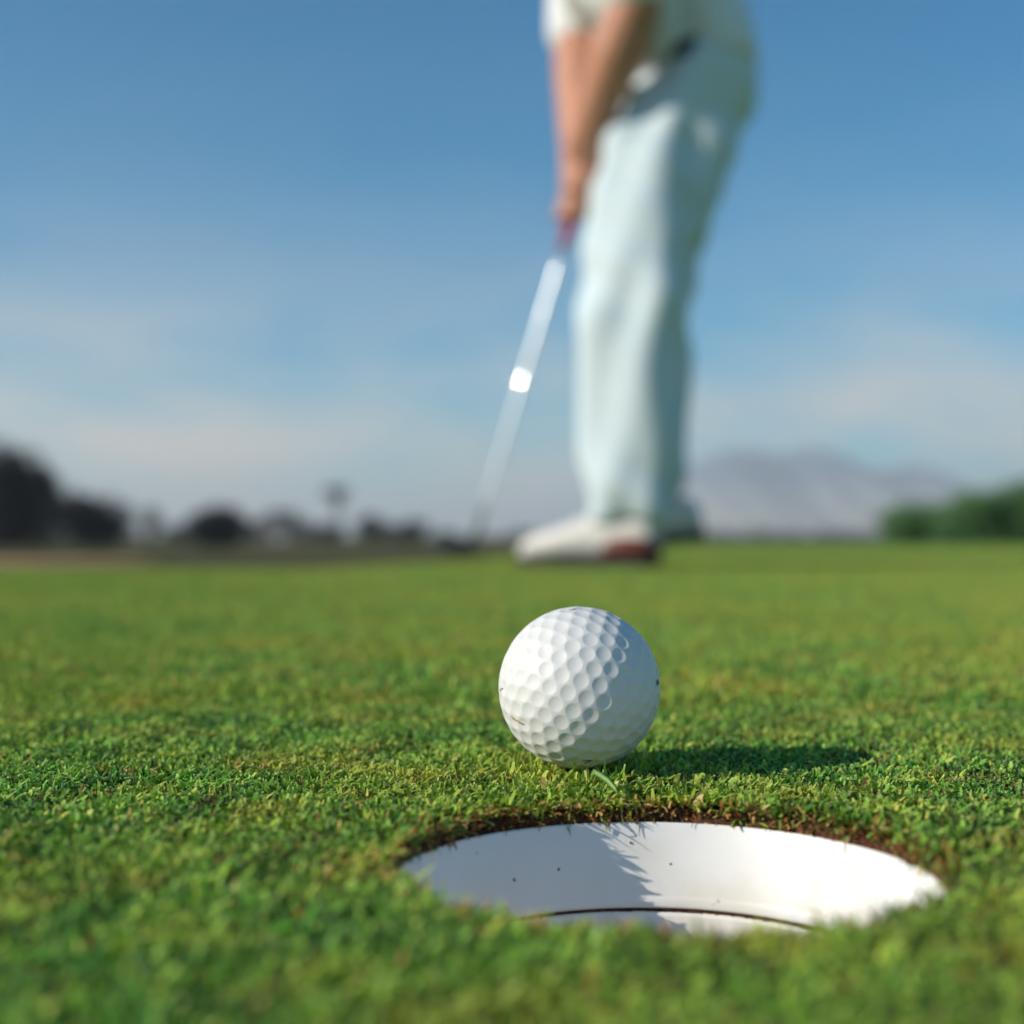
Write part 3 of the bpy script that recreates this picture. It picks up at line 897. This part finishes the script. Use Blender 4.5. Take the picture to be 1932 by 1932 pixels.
shoe(toeL, heelL, gz, 0)
shoe(Vector((.115, 2.92, gz)), Vector((.412, 3.0, gz)), gz, R(10), False)

# ------------------------------------------------------------------ putter in the hands
put = empty('putter', tuple(P(905, 1005, DH)))
tag(put, 'steel shafted putter with magenta grip and dark head held by the person', 'putter')
BOT = P(901, 1000, DH + .034)
ax_ = (BOT - GRIP_B); SL = ax_.length; ad_ = ax_.normalized()
mb = MB().tube([GRIP_T - gd * .02, GRIP_T - gd * .018, GRIP_T, GRIP_B - gd * .01, GRIP_B, GRIP_B + gd * .002], [.010, .0135, .0138, .0115, .0105, .006], 20)
mb.build('grip', M['grip'], put)
pts_, rad_ = [], []
steps = 9
for i in range(steps):
    t0, t1 = i / steps, (i + 1) / steps - .012
    r_ = .0064 - .0022 * i / steps
    pts_ += [GRIP_B + ad_ * SL * t0, GRIP_B + ad_ * SL * t1]; rad_ += [r_, r_ - .00004]
mb = MB().tube(pts_, rad_, 20); mb.build('shaft', M['steel'], put)
for t_, ln_, mt_ in ((.475, .014, 'polished'), (.24, .008, 'satin')):           # short cones added, angled to throw the sun's glint at the camera
    c_ = GRIP_B + ad_ * SL * t_
    hv_ = (SUN + (Vector((0, 0, CAM_H)) - c_).normalized()).normalized()
    ha = hv_.dot(ad_); sl_ = -ha / math.sqrt(1 - ha * ha)
    r_ = .0074 - .0022 * int(t_ * steps) / steps + abs(sl_) * ln_ / 2
    MB().tube([c_ + ad_ * ln_ * k_ / 12 for k_ in range(-6, 7)], [r_ + sl_ * ln_ * k_ / 12 for k_ in range(-6, 7)], 32).build('glint_cone', M[mt_], put)
hc = P(866, 1034, DH + .034)
mb = MB()
rows = []
for t, hx, hz in ((-1, .030, .010), (-.9, .034, .0135), (-.4, .037, .0145), (.4, .037, .0145), (.9, .034, .0135), (1, .030, .010)):
    rows.append(ring(hc + UY * t * .050, UX, UZ, hx, hz, 20, 4))
mb.add(loft(rows)); mb.build('putter_head', M['head'], put)
MB().tube([BOT - ad_ * .012, BOT + ad_ * .006, hc + Vector((.018, 0, .006))], [.0060, .0062, .007], 14).build('hosel', M['head'], put)

# ------------------------------------------------------------------ trees, palm, bushes and a house behind the green
def crown_mesh(name, lobes, nleaf, size, seed):
    g = np.random.default_rng(seed)
    vols = np.array([l_[3] * l_[4] * l_[5] for l_ in lobes]); vols = vols / vols.sum()
    V = []
    for l_, fr_ in zip(lobes, vols):
        nc = max(8, int(fr_ * nleaf / 8)); nl = max(6, int(2 * fr_ * nleaf / nc))
        d = g.normal(size=(nc, 3)); d /= np.linalg.norm(d, axis=1)[:, None]
        rr_ = g.uniform(.25, 1.08, nc) ** .55
        cc = d * rr_[:, None] * np.array(l_[3:6]) + np.array(l_[:3])
        for c in cc:
            p = c + g.normal(0, 1, (nl, 3)) * size * 1.9
            u = g.normal(size=(nl, 3)); u /= np.linalg.norm(u, axis=1)[:, None]
            v = np.cross(u, g.normal(size=(nl, 3))); v /= np.linalg.norm(v, axis=1)[:, None]
            s = size * g.uniform(.6, 1.3, (nl, 1))
            V.append(np.stack([p - u * s, p + v * s * .5, p + u * s, p - v * s * .5], 1).reshape(-1, 3))
    V = np.concatenate(V)
    return quads_np(name, V, np.arange(len(V)).reshape(-1, 4), False)

def tree(name, label, cat, px, top, hw, d, mat, nleaf, seed, group=None, low=.15, lobes_n=7):
    g = np.random.default_rng(seed)
    b_ = P(px, 1010, d); bz = float(terrain(b_.x, d)); tz = P(px, top, d).z
    H = tz - bz; W = hw * d / FPX
    base = Vector((b_.x, d, bz))
    o = empty(name, tuple(base)); tag(o, label, cat, group)
    lobes = []
    for i in range(lobes_n):
        an = g.uniform(0, 6.28); f_ = g.uniform(.15, .62); zz = g.uniform(low + .15, .8)
        s = g.uniform(.42, .6)
        lobes.append((base.x + math.cos(an) * W * f_, base.y + math.sin(an) * W * f_, bz + H * zz, W * s, W * s, H * min(s * .62, 1 - zz, max(zz - low * .4, .1) + .1)))
    lobes.append((base.x, base.y, bz + H * (.5 + low / 2), W * .72, W * .72, H * (.48 - low / 2)))
    tk = MB(); r0 = max(.05, H * .035)
    tk.tube([base - UZ * .1, base + Vector((.03 * W, 0, H * .25)), base + Vector((-.03 * W, .02 * W, H * .5)), base + Vector((.02 * W, 0, H * .8))], [r0 * 1.4, r0, r0 * .7, r0 * .25], 8)
    for l_ in lobes[:5]:
        s0 = base + UZ * H * g.uniform(.2, .4); tk.tube([s0, s0.lerp(Vector(l_[:3]), .5) + UZ * H * .04, Vector(l_[:3])], [r0 * .55, r0 * .38, r0 * .12], 6)
    tk.build('trunk', M['bark'], o)
    obj('crown', crown_mesh('crown', lobes, nleaf, max(.03, min(W, H) * .045), seed), mat, o)
    return o
GL = 'trees beyond the left edge of the green'
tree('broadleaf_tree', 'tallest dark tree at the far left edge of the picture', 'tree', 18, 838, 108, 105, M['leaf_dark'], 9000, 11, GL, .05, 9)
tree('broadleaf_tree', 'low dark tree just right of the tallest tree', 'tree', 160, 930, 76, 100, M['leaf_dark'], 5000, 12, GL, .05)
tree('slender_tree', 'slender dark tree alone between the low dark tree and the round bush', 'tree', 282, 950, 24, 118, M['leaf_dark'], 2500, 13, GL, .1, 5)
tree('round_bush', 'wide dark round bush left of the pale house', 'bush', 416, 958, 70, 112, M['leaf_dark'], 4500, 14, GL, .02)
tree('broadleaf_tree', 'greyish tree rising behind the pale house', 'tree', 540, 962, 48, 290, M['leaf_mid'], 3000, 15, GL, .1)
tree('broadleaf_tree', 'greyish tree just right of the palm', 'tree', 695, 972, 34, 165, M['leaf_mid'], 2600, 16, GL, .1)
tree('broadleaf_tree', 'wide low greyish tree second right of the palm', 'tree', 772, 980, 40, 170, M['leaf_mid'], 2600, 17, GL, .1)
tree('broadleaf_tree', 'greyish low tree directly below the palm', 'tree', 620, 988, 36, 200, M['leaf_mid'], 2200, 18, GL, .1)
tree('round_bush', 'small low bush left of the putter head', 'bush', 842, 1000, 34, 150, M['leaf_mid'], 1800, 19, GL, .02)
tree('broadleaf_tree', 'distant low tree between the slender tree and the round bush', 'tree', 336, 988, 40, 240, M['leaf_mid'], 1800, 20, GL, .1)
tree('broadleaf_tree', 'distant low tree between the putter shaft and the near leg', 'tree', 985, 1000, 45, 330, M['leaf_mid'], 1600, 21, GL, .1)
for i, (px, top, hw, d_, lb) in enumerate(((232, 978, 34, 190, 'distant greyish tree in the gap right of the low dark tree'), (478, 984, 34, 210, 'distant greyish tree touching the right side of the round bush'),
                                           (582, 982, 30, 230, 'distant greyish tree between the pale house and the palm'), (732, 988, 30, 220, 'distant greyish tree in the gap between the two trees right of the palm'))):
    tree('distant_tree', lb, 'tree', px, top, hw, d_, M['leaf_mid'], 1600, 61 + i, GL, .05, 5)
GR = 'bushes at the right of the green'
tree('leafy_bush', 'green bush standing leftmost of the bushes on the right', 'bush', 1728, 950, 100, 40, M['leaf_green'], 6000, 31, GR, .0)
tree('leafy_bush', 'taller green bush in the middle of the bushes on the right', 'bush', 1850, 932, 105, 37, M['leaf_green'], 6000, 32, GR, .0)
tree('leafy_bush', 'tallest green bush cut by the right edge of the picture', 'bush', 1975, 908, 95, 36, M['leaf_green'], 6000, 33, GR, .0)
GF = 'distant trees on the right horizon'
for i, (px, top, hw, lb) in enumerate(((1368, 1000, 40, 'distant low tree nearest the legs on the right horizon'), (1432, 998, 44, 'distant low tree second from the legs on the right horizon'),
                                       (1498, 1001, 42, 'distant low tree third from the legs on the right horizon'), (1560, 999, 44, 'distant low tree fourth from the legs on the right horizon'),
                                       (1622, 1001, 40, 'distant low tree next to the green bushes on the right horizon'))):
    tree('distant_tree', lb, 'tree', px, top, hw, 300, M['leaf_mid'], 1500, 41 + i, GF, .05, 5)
# palm
pb = P(634, 1010, 135); pz_ = float(terrain(pb.x, 135)); pt_ = P(634, 930, 135)
palm = empty('palm_tree', (pb.x, 135, pz_)); tag(palm, 'palm tree with thin trunk and round dark head', 'palm tree', GL)
MB().tube([(pb.x, 135, pz_ - .1), (pb.x + .12, 135, pz_ * .5 + pt_.z * .5), tuple(pt_)], [.2, .14, .11], 10).build('trunk', M['bark'], palm)
for i in range(40):
    g = np.random.default_rng(100 + i); an = i * 2.399; el = g.uniform(-.5, 1.1); Lf = g.uniform(1.4, 2.1)
    pts_ = []; p = Vector(pt_); e_ = el
    for k in range(6):
        pts_.append(p.copy()); p = p + Vector((math.cos(an) * math.cos(e_), math.sin(an) * math.cos(e_), math.sin(e_))) * Lf / 5; e_ -= .36
    V = []; F = []
    for k in range(5):
        d = (pts_[k + 1] - pts_[k]); s = Vector((-math.sin(an), math.cos(an), 0))
        for m_ in range(4):
            q = pts_[k].lerp(pts_[k + 1], m_ / 4)
            for sg in (-1, 1):
                b0 = len(V); tip = q + s * sg * .42 * (1 - .12 * k) + d * .5 - UZ * .14
                V += [tuple(q), tuple(q + d * .16), tuple(tip)]; F.append((b0, b0 + 1, b0 + 2))
    obj('frond', mesh('frond', V, F, False), M['leaf_dark'], palm)
# house
hx_ = P(512, 1010, 250); hz_ = float(terrain(hx_.x, 250)); house = empty('house', (hx_.x, 250, hz_))
tag(house, 'small pale house with grey roof far behind the round bush', 'house')
MB().box((hx_.x, 250, hz_ + 1.35), 5.2, 5, 2.9).build('wall', M['plaster'], house, False)
x0, x1, y0_, y1_, zt, zr = hx_.x - 2.95, hx_.x + 2.95, 247.1, 252.9, hz_ + 2.8, hz_ + 3.9
MB().add(([(x0, y0_, zt), (x1, y0_, zt), (x1, y1_, zt), (x0, y1_, zt), (x0, 250, zr), (x1, 250, zr)], [(0, 1, 5, 4), (2, 3, 4, 5), (0, 4, 3), (1, 2, 5), (3, 2, 1, 0)])).build('roof', M['roof'], house, False)
for k in (-1.6, 1.5):
    wdw = MB().box((hx_.x + k, 247.48, hz_ + 1.5), 1.0, .08, 1.1).build('window', M['glass'], house, False)
MB().box((hx_.x, 247.47, hz_ + 1.0), .95, .08, 2.0).build('door', M['door'], house, False)
# ochre bunker seen past the crest of the green
k = 40; t = np.linspace(0, 2 * math.pi, k, endpoint=False); V = []
for f_ in (0, .35, .7, 1):
    x = -19.5 + 5.5 * f_ * np.cos(t); y = 53 + 7.5 * f_ * np.sin(t) * (1 + .15 * np.sin(3 * t))
    V += [(a_, b_, float(terrain(a_, b_)) + .02 + .05 * (1 - f_)) for a_, b_ in zip(x, y)]
F = [(i * k + j_, i * k + (j_ + 1) % k, (i + 1) * k + (j_ + 1) % k, (i + 1) * k + j_) for i in range(3) for j_ in range(k)]
tag(obj('sand_bunker', mesh('sand_bunker', V, F), M['sand']), 'ochre sand bunker low at the far left', kind='structure')

# ------------------------------------------------------------------ far mountains and the air before them
DM = 4000.0
prof_px = [(1180, 1000), (1230, 960), (1290, 885), (1340, 858), (1385, 843), (1430, 850), (1475, 858), (1520, 840), (1570, 858), (1630, 886), (1675, 886), (1710, 876), (1755, 888), (1800, 915), (1850, 950), (1910, 985), (1960, 1003)]
nx, ny = 150, 40
V = []
g = np.random.default_rng(5); ph_ = g.uniform(0, 6.28, 12)
for j_ in range(ny):
    v = j_ / (ny - 1)
    for i in range(nx):
        px = 1180 + 780 * i / (nx - 1)
        top = P(px, float(np.interp(px, *zip(*prof_px))), DM).z
        env = math.exp(-((v - .55) / .27) ** 2)
        rid = sum(math.sin(px * (.016 * (q + 1)) + v * (5 + 3 * q) + ph_[q]) / (q + 1.5) for q in range(7)) * .16
        z = -2 + max(0, top) * env * (1 + rid * (1 - env) * 2.2)
        y = DM + (v - .55) * 2000
        V.append(((px - 966) / FPX * DM, y, z))
Q = [(j_ * nx + i, j_ * nx + i + 1, (j_ + 1) * nx + i + 1, (j_ + 1) * nx + i) for j_ in range(ny - 1) for i in range(nx - 1)]
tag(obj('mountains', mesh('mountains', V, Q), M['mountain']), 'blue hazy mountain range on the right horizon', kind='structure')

HAZE = 2.6e-4
hm = bpy.data.materials.new('haze_air'); hm.use_nodes = True
hm.node_tree.nodes.clear()
ho = hm.node_tree.nodes.new('ShaderNodeOutputMaterial'); hv = hm.node_tree.nodes.new('ShaderNodeVolumePrincipled')
hv.inputs['Color'].default_value = (.95, .965, .985, 1); hv.inputs['Density'].default_value = HAZE
hv.inputs['Anisotropy'].default_value = 0.2
hm.node_tree.links.new(hv.outputs[0], ho.inputs['Volume'])
mb = MB().box((0, 4000, 139), 64000, 72000, 285)
tag(mb.build('haze', hm, None, False), kind='stuff')
